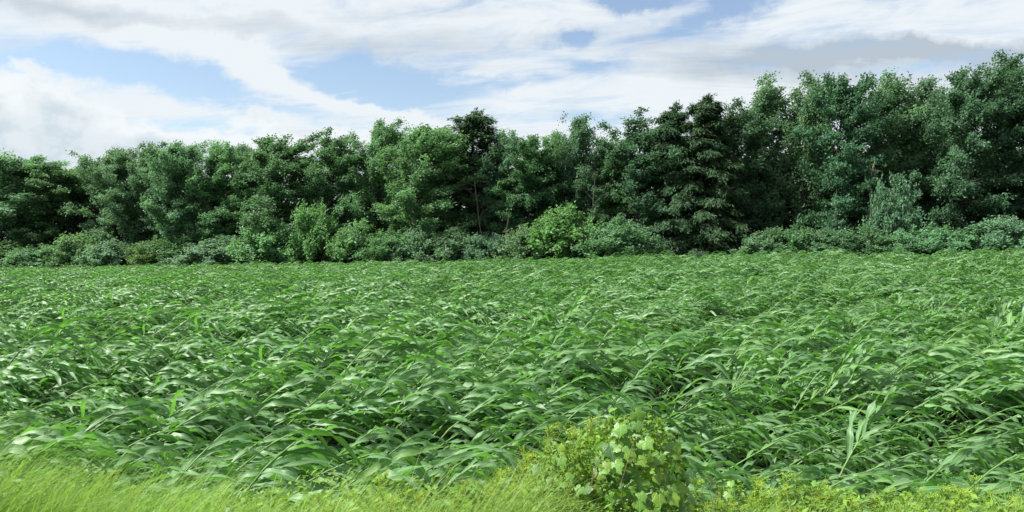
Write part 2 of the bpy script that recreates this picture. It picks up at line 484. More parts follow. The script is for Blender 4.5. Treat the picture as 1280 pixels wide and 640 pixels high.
def shrub_model(seed, loose=0.0, oval=False):
    rg = np.random.default_rng(seed)
    H, Rm = 3.5, 2.2
    tubes, tS, tD, tL, tI = [], [], [], [], []
    for i in range(46):
        a = i * 2.39996 + rg.normal(0, 0.3)
        q = math.sqrt((i + 0.5) / 46)
        r = Rm * q * rg.uniform(0.75, 1.1)
        h = H * math.sqrt(max(0.05, 1 - (q * 0.97) ** 2)) * rg.uniform(0.72, 1.08)
        e = np.array([math.cos(a) * r + 0.25, math.sin(a) * r, max(0.35, h)])
        if oval:   # egg-shaped, narrowing again towards the foot
            w = (i + 0.5) / 46; r = Rm * 0.8 * math.sin(math.pi * (0.14 + 0.80 * w)) ** 0.6 * rg.uniform(0.8, 1.1)
            e = np.array([math.cos(a) * r + 0.2, math.sin(a) * r, H * (0.12 + 0.8 * w)])
        b = np.array([math.cos(a), math.sin(a), 0]) * rg.uniform(0.05, 0.5)
        mid = (b + e) / 2 + np.array([0, 0, 0.25])
        pts = np.stack([b, b * 0.55 + mid * 0.45, mid, (mid + e) / 2 + np.array([0, 0, 0.1]), e])
        tubes.append(tube(pts, [0.04, 0.033, 0.025, 0.016, 0.007], 4))
        for k in range(8):
            t = rg.uniform(0.3, 1)
            p = np.array([np.interp(t * 4, range(5), pts[:, j]) for j in range(3)])
            tS.append(p); tD.append(nrm(nrm(e - b) * (0.1 if oval else 0.8) + (np.array([math.cos(a), math.sin(a), -0.35]) * 0.7 if oval else np.array([0.25, 0, 0.25])) + rg.normal(0, 0.5, 3)))
            tL.append(rg.uniform(0.35, 0.8 + loose)); tI.append(rg.random())
    tS, tD, tL, tI = map(np.array, (tS, tD, tL, tI))
    T, nlf = len(tS), 34
    tt = rg.random((T, nlf)) ** 0.75
    P = tS[:, None] + tD[:, None] * (tt * tL[:, None])[..., None] + rg.normal(0, 0.12, (T, nlf, 3))
    P[..., 2] = np.maximum(P[..., 2], 0.06)
    ax = tD[:, None] * 0.5 + WIND * 0.5 + rg.normal(0, 0.5, (T, nlf, 3))
    nv = np.array([-0.2, -0.15, 0.8]) + nrm(P * np.array([1, 1, 0])) * 0.4 + rg.normal(0, 0.45, (T, nlf, 3))
    n = T * nlf; s_ = rg.uniform(0.7, 1.3, n)
    V, Q = leaf_quads(P.reshape(-1, 3), ax.reshape(-1, 3), nrm(nv.reshape(-1, 3)), 0.19 * s_, 0.12 * s_)
    tint = np.clip(np.repeat(tI, nlf) * 0.5 + rg.random(n) * 0.5, 0, 1)
    fol = make_mesh('shrub_foliage', V, Q, M_TREE, tint, smooth=False)
    SV, SQ = merge(tubes)
    return make_mesh('shrub_stems', SV, SQ, M_BARK), fol, float(V[:, 2].max()), 2.45

MODELS = {
    'maple': [tree_model(11 + i, 'maple') for i in range(4)],
    'ash': [tree_model(31 + i, 'ash') for i in range(4)],
    'poplar': [tree_model(51 + i, 'poplar') for i in range(4)],
    'spruce': [tree_model(71, 'spruce')],
    'cedar': [tree_model(81 + i, 'cedar') for i in range(2)],
    'oval': [shrub_model(97, 0.1, True)],
    'shrub': [shrub_model(91 + i, 0.35 * (i % 3)) for i in range(6)],
}
DARK, MID, PALE, GREY, YEL = (0.80, 0.93, 0.84), (1.0, 1.08, 0.9), (1.35, 1.4, 1.25), (1.3, 1.3, 1.35), (1.5, 1.42, 0.85)
rt = random.Random(3)
_count = {}
def plant(kind, px, top, half, off, color, label, name, cat, group, base=None):
    x, y = edge_y(px, off)
    z = float(gz(x, y)) if base is None else base
    Ht = CAM_Z + (HORIZON - top) / F * y - z
    Rt = half / F * y
    ms = MODELS[kind]; i = _count[kind] = _count.get(kind, -1) + 1
    tm, cm, h, r = ms[i % len(ms)]
    o = thing(name, label, cat, (x, y, z - 0.05), group)
    o.rotation_euler = (0, 0, R(rt.uniform(-32, 32)))
    o.scale = (Rt / r, Rt / r * rt.uniform(0.9, 1.15), Ht / h)
    c = tuple(v * rt.uniform(0.93, 1.07) for v in color)
    if kind in ('shrub', 'oval'):
        link('stems', tm, o, color=c); link('foliage', cm, o, color=c)
    else:
        link('trunk', tm, o, color=c); link('crown', cm, o, color=c)
    return o

TREES = [  # kind, column, top row, half width px, metres behind the edge, colour, label
 ('ash', 18, 187, 62, 5, GREY, 'grey-green leafy tree, leftmost one whose top shows whole'),
 ('maple', 75, 205, 48, 8, MID, 'low rounded tree in the skyline dip next to the leftmost tree'),
 ('maple', 108, 190, 40, 14, DARK, 'dark green treetop just left of the pale twin-topped trees at left'),
 ('ash', 142, 181, 40, 5, GREY, 'grey-green tree, first of the even row left of the big broad one'),
 ('ash', 180, 175, 38, 6, GREY, 'grey-green tree, second of the even row right of the dark treetop'),
 ('ash', 222, 171, 40, 5, GREY, 'grey-green tree, third of the even row at left'),
 ('ash', 266, 172, 40, 6, PALE, 'pale feathery-topped tree left of the big broad tree'),
 ('maple', 335, 164, 56, 4, MID, 'big broad tree above the bush with pale leaves, left of the notch'),
 ('ash', 300, 176, 36, 9, GREY, 'thin grey-green tree squeezed behind the big broad left tree'),
 ('maple', 412, 159, 44, 5, MID, 'green tree right of the skyline notch, above the tall light sapling'),
 ('ash', 470, 147, 40, 5, PALE, 'slender pale tree with narrow top, left of the light rounded tree'),
 ('ash', 522, 150, 54, 3, PALE, 'large light green rounded tree left of the pointed conifer'),
 ('maple', 552, 160, 36, 10, GREY, 'grey-green tree partly hidden between light tree and pointed conifer'),
 ('spruce', 585, 136, 46, 8, (1.5, 1.55, 1.3), 'pointed conifer rising above its neighbours left of the centre'),
 ('ash', 622, 158, 40, 8, GREY, 'grey-green tree directly right of the pointed conifer'),
 ('maple', 658, 164, 42, 7, MID, 'rounded tree behind the yellowish bush at the centre'),
 ('ash', 692, 160, 34, 9, PALE, 'pale tree just left of the narrow pointed poplar'),
 ('poplar', 718, 140, 30, 8, GREY, 'narrow pointed silvery poplar standing alone near the centre'),
 ('maple', 752, 168, 34, 9, MID, 'low tree in the dip right of the narrow poplar'),
 ('maple', 792, 134, 50, 5, DARK, 'dense dark maple left of the conifer with the thin spires'),
 ('cedar', 832, 124, 50, 5, MID, 'dark conifer with a thin spire, left one of the pair'),
 ('cedar', 866, 116, 55, 4, MID, 'broad dark conifer with drooping sprays down to the field'),
 ('maple', 905, 124, 44, 7, DARK, 'dark bushy tree between broad conifer and first tall poplar'),
 ('poplar', 948, 87, 44, 9, GREY, 'tall silvery poplar, leftmost of the tall right-hand group'),
 ('poplar', 1003, 86, 40, 8, PALE, 'tall airy poplar between silvery poplar and dark maple'),
 ('maple', 1047, 83, 52, 5, DARK, 'tall dark maple with visible trunk over the broken stem'),
 ('poplar', 1100, 84, 42, 9, PALE, 'tall airy poplar right of the tall dark maple'),
 ('poplar', 1140, 92, 38, 10, GREY, 'airy poplar behind the vine-covered stem, left of the oak'),
 ('poplar', 1168, 106, 30, 13, PALE, 'lower pale poplar in the dip before the oak at right'),
 ('maple', 1198, 78, 52, 4, DARK, 'massive dark tree with layered branches near the right edge'),
 ('poplar', 1244, 60, 42, 8, MID, 'tallest poplar with tufted tops near the right edge'),
 ('maple', 1292, 66, 52, 5, DARK, 'dark tall tree cut off by the right edge of the photo'),
 ('maple', 1345, 80, 56, 6, DARK, 'dark tree almost wholly cut off by the right edge of the photo'),
 ('ash', -50, 190, 60, 6, MID, 'leafy tree mostly cut off by the left edge of the photo'),
]
NAMES = {'maple': 'broadleaf_tree', 'ash': 'leafy_tree', 'poplar': 'poplar_tree', 'spruce': 'spruce_tree', 'cedar': 'conifer_tree'}
for kind, px, top, half, off, colr, lab in TREES:
    plant(kind, px, top, half * (1.05 if kind == 'poplar' else 1.2), off, tuple(v * (1.0 + 0.12 * float(sstep(640, 300, px) if px < 640 else 0)) for v in colr), lab, NAMES[kind], 'tree', 'trees along the far edge of the field')  # foliage lightened towards the left: haze put into the leaf colour

SHRUBS = [  # column, top row, half width, off, colour, label
 (8, 300, 34, 0, MID, 'low dark bush at the foot of the leftmost tree'),
 (52, 308, 40, -1, GREY, 'low spreading grey bush beside the far left bush'),
 (92, 292, 34, 1, PALE, 'pale bush with bright leaf tips under the dark left treetop'),
 (128, 300, 32, -1, GREY, 'grey-green bush right of the pale bright-tipped bush'),
 (182, 298, 26, 0, (1.2, 1.05, 0.7), 'small olive bush between two grey-green bushes at left'),
 (222, 284, 30, 2, MID, 'upright bush under the third grey-green tree'),
 (262, 298, 44, -1, GREY, 'wide low bush left of the pale-leaved round bush'),
 (330, 279, 44, 0, PALE, 'round bush with pale leaves left of the tall light sapling'),
 (390, 250, 30, 1, (1.5, 1.55, 1.1), 'tall light green sapling standing above the hedge'),
 (440, 274, 36, 0, (1.3, 1.35, 1.1), 'peaked light green bush right of the tall sapling'),
 (482, 284, 30, -1, MID, 'rounded bush right of the peaked light green bush'),
 (520, 278, 32, 0, GREY, 'grey-leaved bush below the large light rounded tree'),
 (562, 282, 34, -1, MID, 'green bush under the dark gap left of the pointed conifer'),
 (604, 292, 30, -1, GREY, 'low bush left of the pale broken stump'),
 (648, 284, 30, -1, PALE, 'pale-leaved bush left of the big yellowish bush'),
 (694, 255, 46, 0, YEL, 'big yellowish green rounded bush at the centre of the hedge'),
 (762, 270, 44, -1, PALE, 'wide pale grey-green bush right of the yellowish bush'),
 (806, 292, 22, 0, MID, 'small bush at the left foot of the broad dark conifer'),
 (948, 288, 28, -1, GREY, 'bush with bright leaf tips right of the broad dark conifer'),
 (988, 284, 34, 0, MID, 'bush under the tall airy poplar, left of the visible trunk'),
 (1032, 286, 34, -1, MID, 'dark bush in front of the tall maple trunk'),
 (1078, 282, 34, 0, MID, 'bush below the vine-covered stem, left side'),
 (1124, 284, 30, -1, PALE, 'pale-tipped bush just right below the vine-covered stem'),
 (1166, 278, 32, -1, PALE, 'pale feathery bush, left of the pair near the right edge'),
 (1212, 280, 32, 0, MID, 'green bush between the two pale bushes near the right edge'),
 (1252, 270, 34, -1, GREY, 'grey-leaved bush at the foot of the tallest poplar'),
 (1300, 276, 36, 0, MID, 'bush cut off by the right edge of the photo'),
]
for px, top, half, off, colr, lab in SHRUBS:
    plant('shrub', px, top - 5, half * 1.3, off - 1.0, tuple(v * (1.25 if px < 600 else 1.1) for v in colr), lab, 'shrub', 'bush', 'bushes hedging the far edge of the field')

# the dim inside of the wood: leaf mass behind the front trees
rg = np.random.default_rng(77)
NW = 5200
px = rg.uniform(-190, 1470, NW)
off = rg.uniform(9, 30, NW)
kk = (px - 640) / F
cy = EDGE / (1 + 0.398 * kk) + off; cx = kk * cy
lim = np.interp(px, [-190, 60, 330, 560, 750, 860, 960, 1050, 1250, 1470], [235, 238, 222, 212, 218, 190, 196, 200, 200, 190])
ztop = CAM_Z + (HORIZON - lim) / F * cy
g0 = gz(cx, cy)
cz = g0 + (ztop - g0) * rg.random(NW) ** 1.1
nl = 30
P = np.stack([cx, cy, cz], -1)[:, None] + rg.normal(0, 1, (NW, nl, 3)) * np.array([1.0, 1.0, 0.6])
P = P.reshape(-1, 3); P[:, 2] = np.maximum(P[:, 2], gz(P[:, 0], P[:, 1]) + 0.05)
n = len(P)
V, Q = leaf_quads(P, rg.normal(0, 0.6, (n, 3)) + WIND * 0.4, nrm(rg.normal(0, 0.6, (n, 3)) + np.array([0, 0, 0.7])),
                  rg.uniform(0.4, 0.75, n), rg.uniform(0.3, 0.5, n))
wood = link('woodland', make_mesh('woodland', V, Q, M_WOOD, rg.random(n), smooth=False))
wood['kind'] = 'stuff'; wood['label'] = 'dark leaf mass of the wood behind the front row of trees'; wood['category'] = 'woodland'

# dead and broken stems
def bare_stem(px, off, base_row, top_row, lean, label, name, cat, branches, rad, mat=None, seed=1, pale_tip=False, hide=0.0):
    rg = np.random.default_rng(seed)
    x, y = edge_y(px, off)
    z = float(gz(x, y))
    Ht = CAM_Z + (HORIZON - top_row) / F * y - z
    t = np.linspace(0, 1, 8)
    pts = np.stack([lean * t ** 1.3 * Ht + rg.normal(0, 0.03, 8), rg.normal(0, 0.05, 8), t * Ht], -1)
    o = thing(name, label, cat, (x, y, z - 0.03))
    link('trunk', make_mesh('dead_trunk', *tube(pts, rad * (1 - 0.55 * t), 7), mat or M_DEAD), o)
    for k in range(branches):
        f = rg.uniform(0.4, 0.98); p = pts[0] * 0 + np.array([np.interp(f, t, pts[:, j]) for j in range(3)])
        d = nrm(np.array([rg.normal(0, 0.8), rg.normal(-0.2, 0.5), rg.uniform(0.1, 0.9)]))
        q = [p]; ln = rg.uniform(0.7, 1.9)
        for j in range(5):
            d = nrm(d + rg.normal(0, 0.18, 3)); q.append(q[-1] + d * ln / 5)
        q = np.array(q); parts = [tube(q, np.linspace(rad * 0.33, 0.008, 6), 5)]
        for s in range(4):
            d2 = nrm(d + rg.normal(0, 0.7, 3)); b = q[rg.integers(2, 6)]
            parts.append(tube(np.stack([b, b + d2 * 0.3, b + d2 * 0.62 + rg.normal(0, 0.05, 3)]), [0.014, 0.01, 0.005], 4))
        link('branch', make_mesh('dead_branch', *merge(parts), mat or M_DEAD), o)
    if pale_tip:
        p = pts[-1]
        tip = np.stack([p - np.array([0, 0, 0.25]), p + np.array([0.06, -0.02, 0.25]), p + np.array([0.2, -0.03, 0.8])])
        link('split_top', make_mesh('split_top', *tube(tip, [rad * 0.55, rad * 0.42, 0.02], 5), M_SPLIT), o)
        tip2 = np.stack([p, p + np.array([0.35, -0.02, 0.02]), p + np.array([0.75, -0.03, -0.06])])
        link('branch_stub', make_mesh('branch_stub', *tube(tip2, [0.07, 0.05, 0.02], 5), M_SPLIT), o)
    return o
bare_stem(604, 2.6, 320, 226, -0.1, 'bare dead tree with pale twigs in the dark gap under the conifer', 'dead_tree', 'tree', 7, 0.10, seed=4)
bare_stem(738, 2.0, 320, 214, 0.05, 'bare grey sapling behind the wide pale bush', 'dead_sapling', 'tree', 9, 0.06, seed=7)
bare_stem(628, -0.4, 320, 268, 0.12, 'pale broken stump between bushes left of the yellowish bush', 'broken_stump', 'stump', 2, 0.11, M_DEAD, seed=9)
bare_stem(1085, 1.8, 310, 213, 0.05, 'broken trunk with pale split wood beside the vine-covered bush', 'snapped_trunk', 'stump', 1, 0.18, M_BARK, seed=12, pale_tip=True)
bare_stem(1047, 2.2, 310, 236, -0.02, 'slim bare brown trunk below the tall dark maple', 'bare_trunk', 'trunk', 0, 0.14, M_BARK, seed=14)
sh = plant('oval', 1111, 211, 36, 0.0, (1.25, 1.22, 1.35), 'oval vine-covered sapling beside the broken pale trunk', 'vine_covered_sapling', 'sapling', 'saplings at the wood edge')

# ------------------------------------------------------------------ corn
def corn_leaf(rg, p0, d0, L, W, droop, wind, n=11):
    d = nrm(d0); P = [np.array(p0)]; D = [d]
    for k in range(n):
        t = (k + 1) / n
        d = nrm(d + WIND * wind * (0.4 + 0.6 * t) + np.array([0, 0, -droop * (0.2 + 1.1 * t)]) + rg.normal(0, 0.10, 3))
        P.append(P[-1] + d * L / n); D.append(d)
    P, D = np.array(P), np.array(D)
    up = np.array([-0.25, rg.normal(0, 0.45), 1.0])
    Sd = nrm(np.cross(D, up)); Nn = np.cross(Sd, D)
    tw = rg.normal(0, 0.5) + np.linspace(0, rg.normal(0, 1.3), n + 1)
    c, s = np.cos(tw)[:, None], np.sin(tw)[:, None]
    Sd, Nn = Sd * c + Nn * s, Nn * c - Sd * s
    t = np.linspace(0, 1, n + 1)
    w = W * np.minimum(1, 0.42 + 1.9 * t) * (1 - t ** 2.4) ** 0.75 * 0.5
    w[-1] = 0.002
    ph = rg.random() * 6.28; fr = rg.uniform(2.4, 4.2)
    wav = 0.95 * np.sin(2 * np.pi * fr * t + ph) * np.sin(np.pi * np.minimum(1, t * 1.15))
    E1 = P + Sd * w[:, None] + Nn * (w * (0.30 + wav))[:, None]
    E2 = P - Sd * w[:, None] + Nn * (w * (0.30 - wav * 0.9))[:, None]
    V = np.stack([E1, P, E2], 1).reshape(-1, 3)
    i = np.arange(n)[:, None] * 3 + np.arange(2)[None, :]
    i = i.ravel()
    Q = np.stack([i, i + 1, i + 4, i + 3], -1)
    ac = np.tile([0.0, 1.0, 0.0], n + 1)
    return V, Q, ac

def corn_model(seed, lean0, lean1, upright=False):
    """stalk and leaves of one plant pressed over by the wind"""
    rg = np.random.default_rng(seed)
    n = 9; Ls = rg.uniform(1.25, 1.6)
    th = np.linspace(lean0, lean1, n) + rg.normal(0, 0.05, n)
    ydir = rg.normal(0, 0.18)
    P = [np.zeros(3)]
    for k in range(n):
        P.append(P[-1] + np.array([math.sin(th[k]), ydir * math.sin(th[k]), math.cos(th[k])]) * Ls / n)
    P = np.array(P); t = np.linspace(0, 1, n + 1)
    stalk = tube(P, 0.0145 * (1 - 0.5 * t), 6)
    leaves = []
    nl = rg.integers(9, 11); phi = rg.uniform(-0.9, 0.9)
    for i in range(nl):
        f = 0.40 + 0.60 * (i / (nl - 1)) ** 0.9
        p = np.array([np.interp(f, t, P[:, j]) for j in range(3)])
        k = min(n - 1, int(f * n)); sd = nrm(P[k + 1] - P[k])
        e1 = nrm(np.cross(sd, [0.2, 1, 0.1])); e2 = np.cross(sd, e1)
        a = phi + (0 if i % 2 else math.pi) + rg.normal(0, 0.35)
        out = e2 * math.cos(a) - e1 * math.sin(a)
        d0 = sd * (0.55 + 0.75 * f) + out * (0.95 - 0.6 * f) + np.array([0, 0, 0.08])
        if not upright: d0 = nrm(d0); d0[2] = min(d0[2], 0.42)
        L = rg.uniform(0.55, 0.90) * (0.72 + 0.5 * math.sin(math.pi * min(1, 0.25 + f * 0.65)))
        W = rg.uniform(0.053, 0.088)
        if upright: leaves.append(corn_leaf(rg, p, d0 + np.array([0, 0, 0.35]), L, W, 0.16, 0.10))
        else: leaves.append(corn_leaf(rg, p, d0, L, W, rg.uniform(0.07, 0.34), rg.uniform(0.10, 0.34)))
    return stalk, leaves

CORN = []
for i in range(18):
    a = [0.72, 0.88, 0.60, 0.98][i % 4]
    CORN.append(corn_model(200 + i, a, a + 0.30 + 0.12 * (i % 3)))
UP = [corn_model(260 + i, 0.28 + 0.1 * i, 0.55 + 0.1 * i, True) for i in range(3)]
rgc = np.random.default_rng(15)
def model_parts(mods):
    out = []
    for st, lv in mods:
        sm = make_mesh('corn_stalk', *st, M_STALK, rgc.random(len(st[1])) * 0.4 + 0.3)
        out.append((sm, [make_mesh('corn_leaf', v, q, M_CORN, np.full(len(q), rgc.random() * 0.7 + 0.3 * j / len(lv)), ac) for j, (v, q, ac) in enumerate(lv)]))
    return out
CORN_PARTS, UP_PARTS = model_parts(CORN), model_parts(UP)

# rows run along the road, 0.66 m apart
pts = []
y = 6.55
row = 0
while y < 112:
    half = 0.687 * y * 1.10 + 4
    xs = np.arange(-half, half, 0.16)
    xs = xs + rgc.normal(0, 0.04, len(xs))
    ys = y + rgc.normal(0, 0.045, len(xs))
    pts.append(np.stack([xs, ys], -1))
    y += 0.66; row += 1
pts = np.concatenate(pts)
lim_y = EDGE - 0.398 * pts[:, 0] - 3.2
keep = pts[:, 1] < lim_y
skew0 = pts[:, 0] - 1.9 * pts[:, 1]
gap = vnoise(skew0 * 0.33 + 11, pts[:, 1] * 0.75 + 5) < np.where(pts[:, 1] < 40, 0.14, 0.10)
rown = np.round((pts[:, 1] - 6.55) / 0.66)
skew = pts[:, 0] - 1.6 * pts[:, 1]            # clumps lie aslant the rows
wave = vnoise(skew * 0.34 + 3, pts[:, 1] * 0.80) * 0.7 + vnoise(pts[:, 0] * 0.42 + rown * 7.3, rown * 3.1 + 0.5) * 0.3
wave = np.clip((wave - 0.5) * 1.55 + 0.52, 0, 1)
keep &= ~((wave < np.where(pts[:, 1] < 34, 0.27, 0.20)) & (rgc.random(len(pts)) < 0.95) & (pts[:, 1] > 10.6))
keep &= ~(gap & (pts[:, 1] > 11))
pts, wave = pts[keep], wave[keep]
N = len(pts)
ry = np.clip((0.55 - wave) * 1.0 + rgc.normal(0, 0.08, N), -0.2, 0.2) + 0.12
rz = (vnoise(pts[:, 0] * 0.25 + 20, pts[:, 1] * 0.25) - 0.38) * 1.1 + rgc.normal(0, 0.26, N)
rx = rgc.normal(0, 0.10, N)
scl = rgc.uniform(0.86, 1.06, N) * (0.80 + 0.34 * wave)
idx = rgc.integers(0, 18, N)
pz = gz(pts[:, 0], pts[:, 1])
# the nearest 300 in view are individuals
inview = np.abs(pts[:, 0] + 0.35) < 0.70 * pts[:, 1] + 0.3
dist = np.hypot(pts[:, 0], pts[:, 1]) + np.where(inview, 0, 1000)
order = np.argsort(dist)
front = order[:300]
rest = np.setdiff1d(np.arange(N), front)
def corn_thing(parts, loc, rot, s, label, group):
    o = thing('corn_plant', label, 'corn', loc, group)
    o.rotation_euler = rot; o.scale = (s, s, s)
    link('stalk', parts[0], o)
    for me in parts[1]: link('leaf', me, o)
    return o
ORD = ['frontmost', 'second', 'third', 'fourth', 'fifth', 'sixth', 'seventh', 'eighth', 'ninth', 'tenth']
ZONES = [(200, 'near the left edge'), (420, 'left of the lone goldenrod'), (620, 'between lone goldenrod and vine clump'), (870, 'behind the vine clump'), (1080, 'right of the vine clump'), (9999, 'near the right edge')]
for i in front:
    rn = ORD[int(round((pts[i, 1] - 6.55) / 0.66))]
    zn = next(z for lim, z in ZONES if 640 + F * (pts[i, 0] + 0.4) / pts[i, 1] < lim)
    corn_thing(CORN_PARTS[idx[i]], (pts[i, 0], pts[i, 1], pz[i] - 0.01), (rx[i], ry[i], rz[i]), scl[i],
               'wind-flattened corn plant in the %s row, %s' % (rn, zn), 'flattened corn plants, %s row, %s' % (rn, zn))
# single stems that stood up again
def at_ground(px_, d): return (px_ - 640) / F * d, d
for j, (cxp, d, s, lab) in enumerate((
    (1010, 11.5, 1.0, 'corn plant leaning upright, left of the two standing right of the centre'),
    (1030, 11.2, 1.08, 'corn plant with broad raised leaves, right of the two standing together'),
    (1035, 8.3, 0.95, 'corn plant with two raised leaf blades standing low at right'),
    (1262, 7.0, 1.15, 'big upright corn plant with broad blades at the lower right edge'),
    (1225, 17.0, 1.25, 'tall upright corn plant near the right edge, left of the pair'),
    (1246, 16.0, 1.3, 'tallest upright corn plant at the right edge above the flattened rows'),
    (690, 19.0, 1.15, 'lone thin corn plant standing upright in the middle of the field'),
    (20, 14.0, 1.1, 'upright corn plant near the left edge of the field'))):
    x, y = at_ground(cxp, d)
    corn_thing(UP_PARTS[j % 3], (x, y, float(gz(x, y))), (0, 0.0, 0.2 * (j % 3) - 0.2), s, lab, 'corn plants standing up from the flattened field')

# the rest of the field: one crop, instanced on points
src = bpy.data.collections.new('corn_models')
for i, (st, lv) in enumerate(CORN):
    parts = [(st[0], st[1])] + [(v, q) for v, q, _ in lv]
    V, Q = merge(parts)
    tint = np.concatenate([np.full(len(st[1]), 0.6)] + [np.full(len(q), rgc.random() * 0.7 + 0.3 * j / len(lv)) for j, (_, q, _) in enumerate(lv)])
    ac = np.concatenate([np.zeros(len(st[0]))] + [a for _, _, a in lv])
    me = make_mesh('corn_model', V, Q, M_CORN, tint, ac)
    me.materials.append(M_STALK)
    mi = np.zeros(len(Q), np.int32); mi[:len(st[1])] = 1
    me.polygons.foreach_set('material_index', mi)
    src.objects.link(bpy.data.objects.new('corn_model_%02d' % i, me))
fm = bpy.data.meshes.new('corn_crop')
fm.vertices.add(len(rest))
fm.vertices.foreach_set('co', np.stack([pts[rest, 0], pts[rest, 1], pz[rest] - 0.01], -1).astype(np.float32).ravel())
for nm, ty, dat, key in (('rot', 'FLOAT_VECTOR', np.stack([rx, ry, rz], -1)[rest], 'vector'), ('siz', 'FLOAT', scl[rest], 'value'), ('pick', 'INT', idx[rest], 'value')):
    a = fm.attributes.new(nm, ty, 'POINT')
    a.data.foreach_set(key, np.ascontiguousarray(dat, dtype=np.int32 if ty == 'INT' else np.float32).ravel())
crop = link('corn_crop', fm)
crop['kind'] = 'stuff'; crop['label'] = 'field of wind-flattened green corn stretching back to the wood'; crop['category'] = 'corn field'
ng = bpy.data.node_groups.new('corn_crop', 'GeometryNodeTree')
ng.interface.new_socket('Geometry', in_out='INPUT', socket_type='NodeSocketGeometry')
ng.interface.new_socket('Geometry', in_out='OUTPUT', socket_type='NodeSocketGeometry')
gi, go = ng.nodes.new('NodeGroupInput'), ng.nodes.new('NodeGroupOutput')
ci = ng.nodes.new('GeometryNodeCollectionInfo')
ci.inputs['Collection'].default_value = src
ci.inputs['Separate Children'].default_value = True
ci.inputs['Reset Children'].default_value = True
iop = ng.nodes.new('GeometryNodeInstanceOnPoints')
iop.inputs['Pick Instance'].default_value = True
def named(nm, ty):
    a = ng.nodes.new('GeometryNodeInputNamedAttribute'); a.data_type = ty; a.inputs['Name'].default_value = nm
    return a.outputs['Attribute']
e2r = ng.nodes.new('FunctionNodeEulerToRotation')
ng.links.new(named('rot', 'FLOAT_VECTOR'), e2r.inputs[0])
ng.links.new(gi.outputs[0], iop.inputs['Points'])
ng.links.new(ci.outputs[0], iop.inputs['Instance'])
ng.links.new(named('pick', 'INT'), iop.inputs['Instance Index'])
ng.links.new(e2r.outputs[0], iop.inputs['Rotation'])
ng.links.new(named('siz', 'FLOAT'), iop.inputs['Scale'])
ng.links.new(iop.outputs[0], go.inputs[0])
md = crop.modifiers.new('corn_crop', 'NODES'); md.node_group = ng

# ------------------------------------------------------------------ verge: grass and weeds on the bank
rv = np.random.default_rng(42)
def blades(x, y, L, W, lean, n=4):
    """bent grass blades swept to the right"""
    m = len(x)
    base = np.stack([x, y, gz(x, y) - 0.02], -1)
    a = rv.normal(0, 0.55, m)
    hd = np.stack([np.cos(a), np.sin(a), np.zeros(m)], -1)
    P = [base]; th = lean * rv.uniform(0.15, 0.5, m)
    for k in range(n):
        d = hd * np.sin(th)[:, None] + np.array([0, 0, 1.0]) * np.cos(th)[:, None]
        P.append(P[-1] + d * (L / n)[:, None]); th = th + lean * rv.uniform(0.2, 0.45, m)
    Sd = nrm(np.cross(hd, [0, 0, 1.0]) + rv.normal(0, 0.5, (m, 3)))
    V = []
    for k, p in enumerate(P):
        w = W * (1 - (k / n) ** 1.6) * 0.5 + 0.0004
        V += [p - Sd * w[:, None], p + Sd * w[:, None]]
    V = np.stack(V, 1)
    b = (np.arange(m) * 2 * (n + 1))[:, None]
    Q = np.concatenate([np.stack([b + 2 * k, b + 2 * k + 1, b + 2 * k + 3, b + 2 * k + 2], -1).reshape(-1, 4) for k in range(n)])
    return V.reshape(-1, 3), Q, P[-1], np.tile(np.arange(m), n)
m = 60000
gxp = rv.uniform(-5.2, 5.2, m); gyp = rv.uniform(3.3, 6.6, m)
hgt = np.interp(gxp, [-5, -3.4, -2.2, -1.0, 0.0, 0.3, 1.0, 1.4, 5], [0.88, 0.85, 0.70, 0.62, 0.55, 0.36, 0.34, 0.46, 0.48])
hgt = hgt * (0.45 + 0.55 * vnoise(gxp * 1.3 + 4, gyp * 1.3) + 0.4 * vnoise(gxp * 4, gyp * 4 + 9)) * (1 - 0.45 * sstep(5.9, 6.5, gyp)) * rv.uniform(0.6, 1.15, m)
V, Q, tips, bi = blades(gxp, gyp, hgt * 1.15, np.where(rv.random(m) < 0.12, rv.uniform(0.007, 0.013, m), rv.uniform(0.003, 0.006, m)), rv.uniform(0.5, 1.1, m))
tn = np.clip(vnoise(gxp * 2, gyp * 2) * 0.6 + rv.random(m) * 0.5, 0, 1)
parts = [(V, Q)]; tints = [tn[bi]]
# loose seed heads on a share of the blades
sel = rv.choice(m, 7000, replace=False)
k = 7
SP = tips[sel][:, None] + rv.normal(0, 1, (7000, k, 3)) * np.array([0.022, 0.014, 0.022])
SA = rv.normal(0, 0.5, (7000, k, 3)) + np.array([0.8, 0, 0.1])
V2, Q2 = leaf_quads(SP.reshape(-1, 3), SA.reshape(-1, 3), nrm(rv.normal(0, 1, (7000 * k, 3))), rv.uniform(0.012, 0.028, 7000 * k), rv.uniform(0.003, 0.006, 7000 * k))
parts.append((V2, Q2)); tints.append(rv.uniform(0.5, 1, len(Q2)))
V, Q = merge(parts)
grass = link('verge_grass', make_mesh('verge_grass', V, Q, M_GRASS, np.concatenate(tints), smooth=False))
grass['kind'] = 'stuff'; grass['label'] = 'yellow-green seeding grass on the near bank, swept to the right'; grass['category'] = 'grass'

